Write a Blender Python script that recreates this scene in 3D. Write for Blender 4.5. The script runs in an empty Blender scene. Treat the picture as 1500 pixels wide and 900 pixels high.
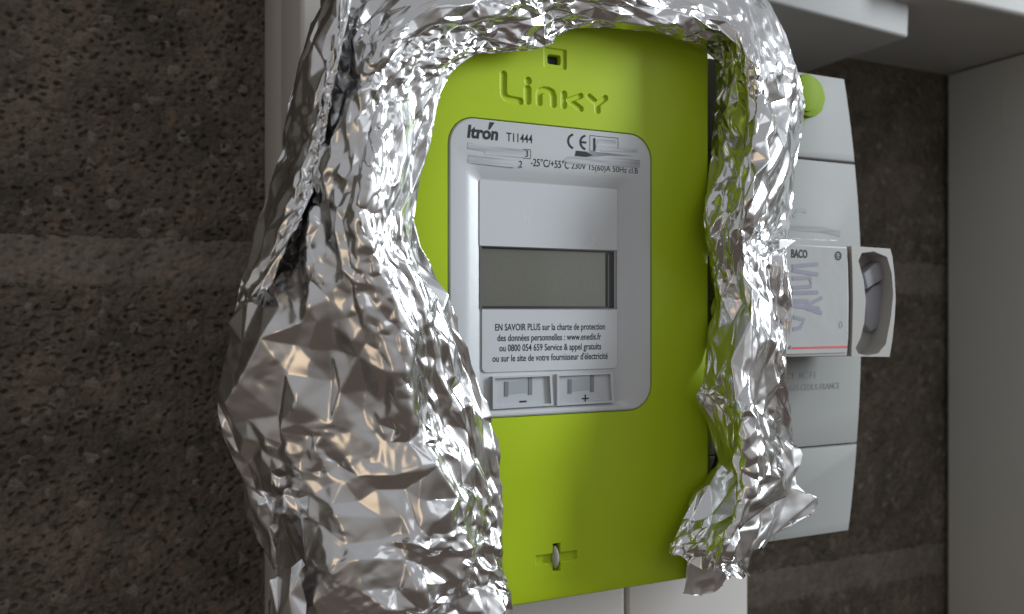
import bpy, bmesh, math, random
import numpy as np
from mathutils import Vector, noise
from mathutils.bvhtree import BVHTree
from mathutils.geometry import delaunay_2d_cdt

C = bpy.context.scene.collection
sc = bpy.context.scene
R = math.radians
MM = 0.001

# ------------------------------------------------------------------ camera
# wall face is the plane y = 0; distances D below are metres in front of the
# camera measured square to the wall (wall at D = 0.42, meter face at 0.261)
DW, ZC = 0.42, 1.40
F = 1275.0                                   # focal length in photo pixels
TH = math.atan(F / 2703.0)                   # camera turned to the right
cam = bpy.data.cameras.new("camera")
cam.sensor_width = 36.0
cam.lens = 36.0 * F / 1500.0
cam.shift_y = 7.0 / 1500.0
cam.clip_start, cam.clip_end = 0.01, 50
cam.dof.use_dof = True
cam.dof.focus_distance = 0.297
cam.dof.aperture_fstop = 12.0
cam.dof.aperture_blades = 0
camo = bpy.data.objects.new("camera", cam)
C.objects.link(camo)
camo.location = (0, -DW, ZC)
camo.rotation_euler = (R(90), 0, -TH)
sc.camera = camo

# ------------------------------------------------------------------ light
world = bpy.data.worlds.new("World")
sc.world = world
world.use_nodes = True
wn, wl = world.node_tree.nodes, world.node_tree.links
bg = wn["Background"]
tc = wn.new("ShaderNodeTexCoord")
sep = wn.new("ShaderNodeSeparateXYZ")
mr = wn.new("ShaderNodeMapRange")
rp = wn.new("ShaderNodeValToRGB")
wl.new(tc.outputs["Generated"], sep.inputs[0])
wl.new(sep.outputs["Z"], mr.inputs["Value"])
mr.inputs["From Min"].default_value = -1
mr.inputs["From Max"].default_value = 1
rp.color_ramp.elements[0].position = 0.22          # brown floor
rp.color_ramp.elements[0].color = (0.085, 0.068, 0.058, 1)
rp.color_ramp.elements[1].position = 0.80          # pale ceiling
rp.color_ramp.elements[1].color = (0.34, 0.345, 0.36, 1)
mid_ = rp.color_ramp.elements.new(0.48)            # walls of the room
mid_.color = (0.275, 0.265, 0.258, 1)
wl.new(mr.outputs[0], rp.inputs[0])
wl.new(rp.outputs[0], bg.inputs[0])
bg.inputs[1].default_value = 1.08


def area(name, loc, target, sx, sy, power, col):
    l = bpy.data.lights.new(name, 'AREA')
    l.shape = 'RECTANGLE'
    l.size, l.size_y = sx, sy
    l.energy = power
    l.color = col
    o = bpy.data.objects.new(name, l)
    C.objects.link(o)
    o.location = loc
    o.rotation_euler = (Vector(target) - Vector(loc)).to_track_quat('-Z', 'Y').to_euler()
    return o


AIM = (0.14, -0.16, ZC)
area("window_light", (1.75, -1.02, ZC + 0.58), AIM, 0.34, 1.0, 37, (0.86, 0.94, 1.0))
area("bright_room_side", (1.9, -1.7, ZC + 0.5), AIM, 1.9, 1.9, 4.5, (0.88, 0.94, 1.0))
area("soft_fill_light", (0.3, -2.2, ZC + 1.3), AIM, 1.5, 1.0, 3.0, (0.90, 0.95, 1.0))  # added soft fill, no known doorway, for broad pale reflections in the foil
area("room_lamp", (-1.25, -0.85, ZC - 0.1), AIM, 0.40, 0.6, 0.6, (1.0, 0.72, 0.42))

sc.view_settings.view_transform = 'Standard'
sc.view_settings.look = 'None'
sc.view_settings.exposure = 0.12
sc.view_settings.gamma = 1


# ------------------------------------------------------------------ helpers
def P(x, y, D):
    """point seen at photo pixel (x, y) and lying D in front of the camera"""
    a = TH + math.atan((x - 750.0) / F)
    X = D * math.tan(a)
    dep = X * math.sin(TH) + D * math.cos(TH)
    return Vector((X, D - DW, ZC + (457.0 - y) / F * dep))


def W(xmm, D, zmm):
    return Vector((xmm * MM, D - DW, ZC + zmm * MM))


def mat(name, col, rough=0.5, metal=0.0, coat=0.0, bump=None, spec=0.5, var=None):
    m = bpy.data.materials.new(name)
    m.use_nodes = True
    n, l = m.node_tree.nodes, m.node_tree.links
    b = n["Principled BSDF"]
    b.inputs["Base Color"].default_value = (*col, 1)
    b.inputs["Roughness"].default_value = rough
    b.inputs["Metallic"].default_value = metal
    b.inputs["Coat Weight"].default_value = coat
    b.inputs["Coat Roughness"].default_value = 0.08
    b.inputs["Specular IOR Level"].default_value = spec
    if bump or var:
        t = n.new("ShaderNodeTexCoord")
    if bump:
        sc_, st, dist = bump
        nz = n.new("ShaderNodeTexNoise")
        nz.inputs["Scale"].default_value = sc_
        nz.inputs["Detail"].default_value = 4
        bp = n.new("ShaderNodeBump")
        bp.inputs["Strength"].default_value = st
        bp.inputs["Distance"].default_value = dist
        l.new(t.outputs["Object"], nz.inputs["Vector"])
        l.new(nz.outputs["Fac"], bp.inputs["Height"])
        l.new(bp.outputs["Normal"], b.inputs["Normal"])
    if var:
        vs, amt = var
        nz2 = n.new("ShaderNodeTexNoise")
        nz2.inputs["Scale"].default_value = vs
        nz2.inputs["Detail"].default_value = 6
        nz2.inputs["Roughness"].default_value = 0.65
        l.new(t.outputs["Object"], nz2.inputs["Vector"])
        mx = n.new("ShaderNodeMix")
        mx.data_type = 'RGBA'
        mx.inputs["A"].default_value = (*[c * (1 - amt) for c in col], 1)
        mx.inputs["B"].default_value = (*[min(1, c * (1 + amt)) for c in col], 1)
        l.new(nz2.outputs["Fac"], mx.inputs["Factor"])
        l.new(mx.outputs["Result"], b.inputs["Base Color"])
        rr = n.new("ShaderNodeMapRange")
        rr.inputs["To Min"].default_value = max(0, rough - 0.1)
        rr.inputs["To Max"].default_value = min(1, rough + 0.1)
        l.new(nz2.outputs["Fac"], rr.inputs["Value"])
        l.new(rr.outputs[0], b.inputs["Roughness"])
    return m


def link(name, me, m, parent=None):
    o = bpy.data.objects.new(name, me)
    C.objects.link(o)
    if m is not None and len(me.materials) == 0:
        me.materials.append(m)
    if parent is not None:
        o.parent = parent
        o.matrix_parent_inverse = parent.matrix_world.inverted()
    return o


def obj(name, bm, m, parent=None, smooth=None):
    me = bpy.data.meshes.new(name)
    bmesh.ops.recalc_face_normals(bm, faces=bm.faces[:]) if smooth != 'keep' else None
    bm.to_mesh(me)
    bm.free()
    if smooth:
        me.shade_smooth()
        if smooth is not True and smooth != 'keep':
            me.set_sharp_from_angle(angle=R(smooth))
    return link(name, me, m, parent)


def thing(name, label, cat, loc, group=None):
    o = bpy.data.objects.new(name, None)
    C.objects.link(o)
    o.location = loc
    o.empty_display_size = 0.02
    o['label'], o['category'] = label, cat
    if group:
        o['group'] = group
    bpy.context.view_layer.update()
    return o


def box_bm(x0, x1, d0, d1, z0, z1, bev=0.0, seg=2, bm=None):
    """box in mm for x and z (d in metres in front of the camera)"""
    bm = bm or bmesh.new()
    vs = [bm.verts.new(W(x, d, z)) for d in (d0, d1) for z in (z0, z1) for x in (x0, x1)]
    idx = [(0, 1, 3, 2), (4, 6, 7, 5), (0, 4, 5, 1), (2, 3, 7, 6), (0, 2, 6, 4), (1, 5, 7, 3)]
    fs = [bm.faces.new([vs[i] for i in q]) for q in idx]
    if bev:
        ed = list({e for f_ in fs for e in f_.edges})
        bmesh.ops.bevel(bm, geom=ed, offset=bev * MM, segments=seg, profile=0.5, affect='EDGES')
    return bm


def rr(x0, x1, z0, z1, r, n=8):
    """rounded rectangle outline, counter-clockwise seen from the front"""
    pts = []
    for cx, cz, a0 in ((x1 - r, z1 - r, 0), (x0 + r, z1 - r, 90), (x0 + r, z0 + r, 180), (x1 - r, z0 + r, 270)):
        for k in range(n + 1):
            a = R(a0 + 90.0 * k / n)
            pts.append((cx + r * math.cos(a), cz + r * math.sin(a)))
    return pts


def loft(bm, rings):
    """rings: list of (outline, D); quads between successive rings"""
    prev = None
    for pts, d in rings:
        cur = [bm.verts.new(W(x, d, z)) for x, z in pts]
        if prev:
            n = len(cur)
            for i in range(n):
                bm.faces.new((prev[i], prev[(i + 1) % n], cur[(i + 1) % n], cur[i]))
        prev = cur
    return prev


def fill(bm, loops, d):
    """flat face at distance d bounded by loops (later ones cut holes)"""
    cu = bpy.data.curves.new("tmp", 'CURVE')
    cu.dimensions = '2D'
    cu.fill_mode = 'BOTH'
    for lp in loops:
        s = cu.splines.new('POLY')
        s.points.add(len(lp) - 1)
        for p, (x, z) in zip(s.points, lp):
            p.co = (x, z, 0, 1)
        s.use_cyclic_u = True
    o = bpy.data.objects.new("tmp", cu)
    C.objects.link(o)
    dg = bpy.context.evaluated_depsgraph_get()
    me = bpy.data.meshes.new_from_object(o.evaluated_get(dg))
    vs = [bm.verts.new(W(v.co.x, d, v.co.y)) for v in me.vertices]
    for p in me.polygons:
        try:
            bm.faces.new([vs[i] for i in p.vertices])
        except ValueError:
            pass
    bpy.data.objects.remove(o)
    bpy.data.curves.remove(cu)
    bpy.data.meshes.remove(me)


def prism(loops, d_front, d_back):
    bm = bmesh.new()
    fill(bm, loops, d_front)
    fill(bm, loops, d_back)
    for lp in loops:
        loft(bm, [(lp, d_front), (lp, d_back)])
    bmesh.ops.remove_doubles(bm, verts=bm.verts[:], dist=1e-6)
    return bm


STROKES = [0]


def stroke(bm, pts, w, d, th=0.00006):
    """flat printed stroke of width w (mm) along pts (mm), with round joints"""
    n = len(pts)
    L, Rr = [], []
    for i in range(n):
        a = Vector(pts[max(0, i - 1)])
        b = Vector(pts[min(n - 1, i + 1)])
        t = (b - a).normalized()
        nn = Vector((-t.y, t.x)) * w / 2
        p = Vector(pts[i])
        L.append(p + nn)
        Rr.append(p - nn)
    lp = [tuple(v) for v in L] + [tuple(v) for v in reversed(Rr)]
    STROKES[0] += 1
    d -= (STROKES[0] % 12) * 5e-6                # crossing strokes never share a plane
    vf = [bm.verts.new(W(x, d, z)) for x, z in lp]
    for i in range(n - 1):
        bm.faces.new((vf[i], vf[i + 1], vf[2 * n - 2 - i], vf[2 * n - 1 - i]))


def text(name, body, x0, x1, zb, cap, d, m, parent, bold=0.0, shear=0.0, rot=0):
    cu = bpy.data.curves.new("tmp", 'FONT')
    cu.body = body
    cu.size = 1.0
    cu.offset = bold
    cu.shear = shear
    cu.resolution_u = 3
    o = bpy.data.objects.new("tmp", cu)
    C.objects.link(o)
    dg = bpy.context.evaluated_depsgraph_get()
    me = bpy.data.meshes.new_from_object(o.evaluated_get(dg))
    me.materials.clear()
    co = np.empty(len(me.vertices) * 3)
    me.vertices.foreach_get("co", co)
    co = co.reshape(-1, 3)
    xs = (co[:, 0] - co[:, 0].min()) / (np.ptp(co[:, 0]) or 1)
    X = x0 + xs * (x1 - x0)
    Z = zb + co[:, 1] / 0.70 * cap
    out = np.stack([X * MM, np.full_like(X, d - DW), ZC + Z * MM], 1)
    me.vertices.foreach_set("co", out.ravel())
    me.update()
    bpy.data.objects.remove(o)
    bpy.data.curves.remove(cu)
    me.name = name
    return link(name, me, m, parent)


def smooth(a, b, x):
    t = np.clip((x - a) / (b - a), 0, 1)
    return t * t * (3 - 2 * t)


def seg_dist(px, pz, pts):
    d = np.full(px.shape, 1e9)
    if len(pts) == 1:
        return np.hypot(px - pts[0][0], pz - pts[0][1])
    for (ax, az), (bx, bz) in zip(pts[:-1], pts[1:]):
        vx, vz = bx - ax, bz - az
        t = np.clip(((px - ax) * vx + (pz - az) * vz) / (vx * vx + vz * vz), 0, 1)
        d = np.minimum(d, np.hypot(px - ax - t * vx, pz - az - t * vz))
    return d


def grid_mesh(name, co, nu, nv, m, parent, smooth_=True, uv=None):
    """mesh from an (nv, nu, 3) array of points"""
    me = bpy.data.meshes.new(name)
    i = np.arange(nu * nv).reshape(nv, nu)
    q = np.stack([i[:-1, :-1], i[:-1, 1:], i[1:, 1:], i[1:, :-1]], -1).reshape(-1, 4)
    me.vertices.add(nu * nv)
    me.vertices.foreach_set("co", np.ascontiguousarray(co, dtype=np.float32).ravel())
    me.loops.add(q.size)
    me.loops.foreach_set("vertex_index", q.ravel().astype(np.int32))
    me.polygons.add(len(q))
    me.polygons.foreach_set("loop_start", np.arange(0, q.size, 4, dtype=np.int32))
    me.polygons.foreach_set("loop_total", np.full(len(q), 4, dtype=np.int32))
    me.update(calc_edges=True)
    me.validate()
    if smooth_:
        me.shade_smooth()
    return link(name, me, m, parent)


# ------------------------------------------------------------------ materials
def block_material(name, base, light, dark, pit):
    m = bpy.data.materials.new(name)
    m.use_nodes = True
    n, l = m.node_tree.nodes, m.node_tree.links
    b = n["Principled BSDF"]
    b.inputs["Roughness"].default_value = 0.92
    b.inputs["Specular IOR Level"].default_value = 0.25
    t = n.new("ShaderNodeTexCoord")

    def nz(scale, det=6, rough=0.6):
        x = n.new("ShaderNodeTexNoise")
        x.inputs["Scale"].default_value = scale
        x.inputs["Detail"].default_value = det
        x.inputs["Roughness"].default_value = rough
        l.new(t.outputs["Object"], x.inputs["Vector"])
        return x.outputs["Fac"]

    def ramp(src, p0, c0, p1, c1):
        r = n.new("ShaderNodeValToRGB")
        r.color_ramp.elements[0].position, r.color_ramp.elements[1].position = p0, p1
        r.color_ramp.elements[0].color = (*c0, 1)
        r.color_ramp.elements[1].color = (*c1, 1)
        l.new(src, r.inputs[0])
        return r.outputs[0]

    def mixc(f, a, bb, kind='MIX'):
        x = n.new("ShaderNodeMix")
        x.data_type = 'RGBA'
        x.blend_type = kind
        for s, v in (("Factor", f), ("A", a), ("B", bb)):
            if isinstance(v, (int, float)):
                x.inputs[s].default_value = v
            elif isinstance(v, tuple):
                x.inputs[s].default_value = (*v, 1)
            else:
                l.new(v, x.inputs[s])
        return x.outputs["Result"]

    c = mixc(ramp(nz(28), 0.35, (0, 0, 0), 0.68, (1, 1, 1)), dark, base)
    # pale and rusty grains of aggregate
    v = n.new("ShaderNodeTexVoronoi")
    v.inputs["Scale"].default_value = 240
    v.inputs["Randomness"].default_value = 1
    wv = n.new("ShaderNodeVectorMath")
    wn_ = n.new("ShaderNodeTexNoise")
    wn_.inputs["Scale"].default_value = 140
    l.new(t.outputs["Object"], wn_.inputs["Vector"])
    sc2 = n.new("ShaderNodeVectorMath")
    sc2.operation = 'SCALE'
    sc2.inputs["Scale"].default_value = 0.006
    l.new(wn_.outputs["Color"], sc2.inputs[0])
    l.new(t.outputs["Object"], wv.inputs[0])
    l.new(sc2.outputs[0], wv.inputs[1])
    l.new(wv.outputs[0], v.inputs["Vector"])
    sepc = n.new("ShaderNodeSeparateColor")
    l.new(v.outputs["Color"], sepc.inputs[0])
    c = mixc(ramp(sepc.outputs[0], 0.90, (0, 0, 0), 0.98, (0.45, 0.45, 0.45)), c, light)
    c = mixc(ramp(sepc.outputs[1], 0.88, (0, 0, 0), 0.98, (0.35, 0.35, 0.35)), c, (base[0] * 1.3, base[1] * 1.12, base[2] * 1.0))
    c = mixc(ramp(sepc.outputs[2], 0.82, (0, 0, 0), 0.98, (0.4, 0.4, 0.4)), c, dark)
    f = nz(420, 8, 0.7)
    c = mixc(0.55, c, ramp(f, 0.3, (0.35, 0.35, 0.35), 0.7, (1.25, 1.22, 1.18)), 'MULTIPLY')
    l.new(c, b.inputs["Base Color"])
    # relief
    bp = n.new("ShaderNodeBump")
    bp.inputs["Strength"].default_value = 0.9
    bp.inputs["Distance"].default_value = pit
    l.new(nz(260, 8, 0.72), bp.inputs["Height"])
    bp2 = n.new("ShaderNodeBump")
    bp2.inputs["Strength"].default_value = 0.7
    bp2.inputs["Distance"].default_value = pit
    l.new(v.outputs["Distance"], bp2.inputs["Height"])
    bp2.invert = True
    l.new(bp.outputs[0], bp2.inputs["Normal"])
    l.new(bp2.outputs[0], b.inputs["Normal"])
    return m


M_BLOCK = block_material("concrete_block", (0.225, 0.192, 0.150), (0.35, 0.325, 0.275), (0.105, 0.091, 0.073), 0.0022)
M_MORTAR = block_material("mortar", (0.24, 0.213, 0.176), (0.29, 0.25, 0.215), (0.16, 0.142, 0.118), 0.0009)
M_GREEN = mat(spec=0.3, name="lime_green_plastic", col=(0.385, 0.515, 0.010), rough=0.40, bump=(2600, 0.10, 0.0002), var=(30, 0.03))
M_WHITE = mat("pale_grey_plastic", (0.49, 0.505, 0.52), 0.25, bump=(3000, 0.22, 0.0002))
M_PANELW = mat("white_window_print", (0.52, 0.54, 0.56), 0.25, bump=(900, 0.03, 0.0002), var=(60, 0.02))
M_INK = mat("dark_grey_print", (0.035, 0.04, 0.045), 0.6, spec=0.15)


def streaky(name, a, b):
    """streaks of two greys along the line of print"""
    m = mat(name, a, 0.5)
    n, l = m.node_tree.nodes, m.node_tree.links
    t, mp, nz, r = n.new("ShaderNodeTexCoord"), n.new("ShaderNodeMapping"), n.new("ShaderNodeTexNoise"), n.new("ShaderNodeValToRGB")
    mp.inputs["Scale"].default_value = (60, 1, 900)
    nz.inputs["Scale"].default_value = 1.0
    nz.inputs["Detail"].default_value = 3
    r.color_ramp.elements[0].position, r.color_ramp.elements[1].position = 0.32, 0.68
    r.color_ramp.elements[0].color, r.color_ramp.elements[1].color = (*a, 1), (*b, 1)
    l.new(t.outputs["Object"], mp.inputs[0])
    l.new(mp.outputs[0], nz.inputs["Vector"])
    l.new(nz.outputs["Fac"], r.inputs[0])
    l.new(r.outputs[0], n["Principled BSDF"].inputs["Base Color"])
    return m


M_SMEAR = streaky("pale_grey_print", (0.27, 0.275, 0.30), (0.46, 0.475, 0.50))
M_BPRINT = streaky("faint_breaker_print", (0.13, 0.13, 0.13), (0.22, 0.22, 0.215))
M_SMEARD = streaky("streaky_grey_print", (0.13, 0.135, 0.15), (0.36, 0.37, 0.39))
M_BLACK = mat("black_hole_shade", (0.004, 0.004, 0.004), 0.6)  # paints the shade deep inside holes
M_LCD = mat("lcd_olive_grey", (0.48, 0.50, 0.43), 0.30, var=(900, 0.12), bump=(1500, 0.05, 0.0002))
M_LCDRIM = mat("lcd_dark_rim", (0.06, 0.062, 0.06), 0.3)
M_LCDLINE = mat("lcd_grey_edge", (0.26, 0.265, 0.26), 0.3)
M_BTN = mat("button_grey", (0.44, 0.46, 0.485), 0.28, var=(90, 0.05))
M_BTNP = mat("button_blue_grey_patch", (0.31, 0.335, 0.365), 0.5)
M_BTNB = mat("button_dark_bar", (0.17, 0.18, 0.20), 0.5)
M_BOARD = mat("white_board_plastic", (0.50, 0.475, 0.45), 0.42, bump=(700, 0.06, 0.0004), var=(14, 0.04))
M_BREAK = mat("white_breaker_plastic", (0.28, 0.283, 0.272), 0.45, spec=0.10, bump=(900, 0.06, 0.0003), var=(20, 0.03))
M_TRUNK = mat("grey_white_trunking", (0.37, 0.365, 0.35), 0.5, bump=(300, 0.05, 0.0005), var=(9, 0.05))
M_SIDE = mat("pale_side_board", (0.50, 0.495, 0.465), 0.55, bump=(200, 0.06, 0.0005), var=(11, 0.06))
M_DUCT = mat("white_duct_pvc", (0.33, 0.328, 0.32), 0.42, spec=0.12, bump=(300, 0.05, 0.0005), var=(9, 0.04))
M_HANDLE = mat("white_handle_plastic", (0.36, 0.35, 0.33), 0.42, spec=0.15, var=(30, 0.03))
M_STICKER = mat("glossy_sticker", (0.39, 0.395, 0.39), 0.14, spec=0.3, bump=(75, 0.4, 0.0008))
M_HOLLOW = mat("grey_hollow", (0.30, 0.30, 0.33), 0.5, var=(60, 0.06))
M_RED = mat("red_print", (0.55, 0.03, 0.035), 0.4)
M_BLUE = mat("blue_print", (0.02, 0.10, 0.30), 0.4)
M_LILAC = mat("faded_lilac_ink", (0.28, 0.272, 0.33), 0.6, spec=0.1, var=(200, 0.15))
M_SEAL = mat("green_seal_plastic", (0.19, 0.29, 0.008), 0.6, var=(50, 0.05), spec=0.12)
M_TAB = mat("grey_latch_plastic", (0.50, 0.47, 0.44), 0.4, var=(200, 0.1))


def foil_material(name, rough, bumpst):
    m = bpy.data.materials.new(name)
    m.use_nodes = True
    n, l = m.node_tree.nodes, m.node_tree.links
    b = n["Principled BSDF"]
    b.inputs["Base Color"].default_value = (0.73, 0.73, 0.735, 1)
    b.inputs["Metallic"].default_value = 1
    t = n.new("ShaderNodeTexCoord")
    a = n.new("ShaderNodeTexNoise")
    a.inputs["Scale"].default_value = 90
    a.inputs["Detail"].default_value = 3
    l.new(t.outputs["Object"], a.inputs["Vector"])
    mrn = n.new("ShaderNodeMapRange")
    mrn.inputs["From Min"].default_value = 0.3
    mrn.inputs["From Max"].default_value = 0.7
    mrn.inputs["To Min"].default_value = rough * 0.75
    mrn.inputs["To Max"].default_value = rough * 1.35
    l.new(a.outputs["Fac"], mrn.inputs["Value"])
    l.new(mrn.outputs[0], b.inputs["Roughness"])
    w = n.new("ShaderNodeTexNoise")
    w.noise_type = 'RIDGED_MULTIFRACTAL'
    w.inputs["Scale"].default_value = 160
    w.inputs["Detail"].default_value = 3
    l.new(t.outputs["Object"], w.inputs["Vector"])
    bp = n.new("ShaderNodeBump")
    bp.inputs["Strength"].default_value = bumpst
    bp.inputs["Distance"].default_value = 0.0006
    l.new(w.outputs["Fac"], bp.inputs["Height"])
    l.new(bp.outputs[0], b.inputs["Normal"])
    return m


M_FOIL = foil_material("aluminium_foil_sheet", 0.19, 0.008)
M_FOILS = foil_material("aluminium_foil_smooth", 0.34, 0.05)


# ------------------------------------------------------------------ the wall
wall = bpy.data.objects.new("wall", None)
C.objects.link(wall)
wall['kind'] = 'structure'
wall['label'] = "dark rough concrete block wall behind the meter board"
wall.location = W(140, DW, -400)
bpy.context.view_layer.update()


def span(a, b, fine, coarse, lo, hi):
    """coordinates from a to b (mm), fine steps inside [lo, hi]"""
    out = []
    x = a
    while x < b - 1e-6:
        out.append(x)
        x += fine if lo <= x < hi else min(coarse, max(lo - x, 1e-3) if x < lo else coarse)
    out.append(b)
    return np.array(out)


def rough_face(name, x0, x1, z0, z1, amp, base, m, seed, fine_x):
    lo, hi, st = fine_x
    xs = span(x0, x1, st, 25.0, lo, hi)
    zs = span(z0, z1, st if lo < x1 and hi > x0 else 25.0, 25.0, -190, 190)
    nx, nz_ = len(xs), len(zs)
    co = np.empty((nz_, nx, 3))
    for j, z in enumerate(zs):
        for i, x in enumerate(xs):
            e = min(x - x0, x1 - x, z - z0, z1 - z)
            h = 0.0
            if lo - 1 <= x <= hi + 1:
                p = Vector((x * 0.09, seed, z * 0.09))
                h += noise.noise(p) * 0.30
                h += noise.noise(Vector((x * 0.26, seed + 5, z * 0.30))) * 0.30
                q = noise.noise(Vector((x * 0.38, seed + 7, z * 0.52)))
                if q < -0.30:                                   # broken-out pits
                    h -= min(1.6, (-0.30 - q) * 7.0)
                h += noise.noise(Vector((x * 0.8, seed + 9, z * 0.8))) * 0.42
            edge = 0.0
            if e < 4.0:
                edge = -(1 - e / 4.0) ** 2 * 0.9
            co[j, i] = (x * MM, -(base + h * amp + edge) * MM, ZC + z * MM)
    # turn the rim back into the wall so the block has depth
    rim = co.copy()
    out = np.empty((nz_ + 2, nx + 2, 3))
    out[1:-1, 1:-1] = rim
    out[0, 1:-1], out[-1, 1:-1] = rim[0], rim[-1]
    out[:, 0], out[:, -1] = out[:, 1], out[:, -2]
    out[0, 0], out[0, -1], out[-1, 0], out[-1, -1] = rim[0, 0], rim[0, -1], rim[-1, 0], rim[-1, -1]
    for sl in (np.s_[0, :], np.s_[-1, :], np.s_[:, 0], np.s_[:, -1]):
        out[sl + (1,)] = 0.05
    return grid_mesh(name, out, nx + 2, nz_ + 2, m, wall)


courses = [(-357, -180.5), (-160.5, 12.5), (32.5, 205), (225, 397)]
for ci, (z0, z1) in enumerate(courses):
    off = 0
    for bi, (x0, x1) in enumerate([(-880, -368), (-358, 144), (154, 656), (666, 1168)]):
        fx = (-60, 76, 0.6) if bi == 1 else (262, 540, 1.6) if bi == 2 else (1e6, 1e6 + 1, 25)
        rough_face("block", x0, x1, z0, z1, 1.15, 1.5, M_BLOCK, ci * 7.3 + bi * 3.1, fx)
for zc in (-170.5, 22.5, 215):
    rough_face("mortar_joint", -880, 144, zc - 12, zc + 12, 0.75, 1.0, M_MORTAR, zc, (-60, 76, 0.7))
    rough_face("mortar_joint", 150, 1168, zc - 12, zc + 12, 0.75, 1.0, M_MORTAR, zc + 3, (262, 540, 1.6))
obj("mortar_backing", box_bm(-880, 1168, DW + 0.002, DW + 0.06, -380, 420), M_MORTAR, wall)

# ------------------------------------------------------------------ meter board
DB = 0.331
board = thing("mounting_board", "white plastic mounting board fixed to the block wall behind the green meter", "meter board", W(175, DW, -330))
obj("base_tray", box_bm(69.2, 281, 0.3735, DW - 0.001, -330, 300, 1.2), M_BOARD, board, 40)
obj("front_cover", box_bm(68.0, 212.4, DB, 0.3725, -330, 300, 2.0, 3), M_BOARD, board, 40)
obj("front_cover", box_bm(213.4, 282.2, DB, 0.3725, -330, 300, 1.6, 3), M_BOARD, board, 40)

# ------------------------------------------------------------------ boxes around
side = thing("side_board", "tall white side board standing square to the wall at the right edge", "board", W(560, DW, -330))
obj("board_face", box_bm(527, 552, 0.255, DW - 0.006, -330, 163.0, 1.0), M_SIDE, side, 40)
obj("scratch", box_bm(526.7, 527.0, 0.372, 0.3735, 122, 142), M_BOARD, side)

trk = thing("trunking_box", "wide white trunking box running along the wall above the side board", "trunking", W(600, DW, 164))
obj("trunking_body", box_bm(380, 900, 0.3155, DW - 0.001, 164.2, 330, 2.5, 3), M_TRUNK, trk, 40)

duct = thing("cable_duct", "white cable duct dropping in from the top with a tilted square end", "duct", W(390, 0.372, 148))
bm = box_bm(235, 390.5, 0.3305, DW - 0.004, 146.5, 420, 1.6, 3)
obj("duct_body", bm, M_DUCT, duct, 40)
duct.rotation_euler = (0, R(3.0), 0)

# ------------------------------------------------------------------ circuit breaker
DK = 0.275
s_ = DK / 0.285
brk = thing("circuit_breaker", "white circuit breaker with a bowed edge partly covered by foil right of the meter", "circuit breaker", W(255, DB, -95))


def bowed(z0, z1, bulge=True):
    """outline with the bowed right-hand edge between two heights"""
    def xr(z):
        t = z / s_
        return s_ * (307.5 - 10.5 * max(0, (t - 5) / 98.0) ** 2.0 - 8.0 * max(0, (5 - t) / 102) ** 2.2)
    pts = [(215.5, z0)]
    for k in range(9):
        z = z0 + (z1 - z0) * k / 8
        pts.append((xr(z), z))
    pts.append((215.5, z1))
    return pts


def soft_prism(outline, d_front, d_back, bev):
    bm = prism([outline], d_front, d_back)
    ed = [e for e in bm.edges if abs(e.verts[0].co.y - e.verts[1].co.y) < 1e-7 and abs(e.verts[0].co.y - (d_front - DW)) < 1e-6 and len(e.link_faces) == 2
          and abs(abs(e.link_faces[0].normal.y) - abs(e.link_faces[1].normal.y)) > 0.5]
    bmesh.ops.recalc_face_normals(bm, faces=bm.faces[:])
    ed = [e for e in bm.edges if all(abs(v.co.y - (d_front - DW)) < 1e-6 for v in e.verts) and e.calc_face_angle(0) > 1.0]
    bmesh.ops.bevel(bm, geom=ed, offset=bev * MM, segments=2, profile=0.5, affect='EDGES')
    return bm


obj("upper_cover", soft_prism(bowed(66.2 * s_, 103 * s_), DK, DB - 0.001, 0.8), M_BREAK, brk, 35)
obj("middle_cover", soft_prism(bowed(-58.3 * s_, 65.7 * s_), DK, DB - 0.001, 0.8), M_BREAK, brk, 35)
obj("lower_cover", soft_prism(bowed(-97 * s_, -58.8 * s_), DK, DB - 0.001, 0.8), M_BREAK, brk, 35)
bm = bmesh.new()
stroke(bm, [(257 * s_, -96.5 * s_), (257 * s_, -59 * s_)], 0.35, DK - 0.0001)
obj("seam_line", bm, M_SMEARD, brk)
# faint breaker print, with grey bars added where lines are blurred out
text("print_line", "CF IIC71", 254, 270, -27.6, 2.6, DK - 0.0001, M_BPRINT, brk)
text("print_line", "FORGES CEDEX-FRANCE", 250.5, 283.5, -32.6, 2.6, DK - 0.0001, M_BPRINT, brk)
bm = bmesh.new()
stroke(bm, [(252, 35.6), (262, 34.6), (273, 34.5), (284, 33.2)], 2.6, DK - 0.0001)
obj("blurred_print_patch", bm, M_BPRINT, brk)
bm = bmesh.new()
stroke(bm, [(258, 39.0), (260, 41.6), (262.5, 42.2), (265, 41.6)], 1.5, DK - 0.0001)
obj("blurred_print_patch", bm, M_BPRINT, brk)
obj("paper_strip", box_bm(250, 281.5, DK - 0.0008, DK - 0.0002, 25.5, 30.2, 0.2), M_STICKER, brk)

# the box-shaped toggle carrier on the breaker front
DH = 0.250
hd = obj("toggle_housing", soft_prism([(228, -17.0), (262.6, -17.3), (263.4, -10), (263.6, 5), (263.2, 18), (262.6, 25.5), (228, 25.5)], DH + 0.0006, DK - 0.0001, 0.7), M_HANDLE, brk, 35)
link_d = DH
obj("label_sticker", prism([rr(229, 262.0, -15.8, 24.6, 0.8, 3)], DH + 0.0002, DH + 0.0007), M_STICKER, hd)
text("brand_print", "BACO", 233.6, 241.6, 20.4, 3.0, DH + 0.0001, M_INK, hd, bold=0.03)
text("small_print", "sed", 229.6, 233.2, -14.0, 1.5, DH + 0.0001, M_INK, hd)
bm = bmesh.new()
stroke(bm, [(234.0, -13.6), (262.0, -13.6)], 0.75, DH + 0.0001)
obj("red_line", bm, M_RED, hd)


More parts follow.
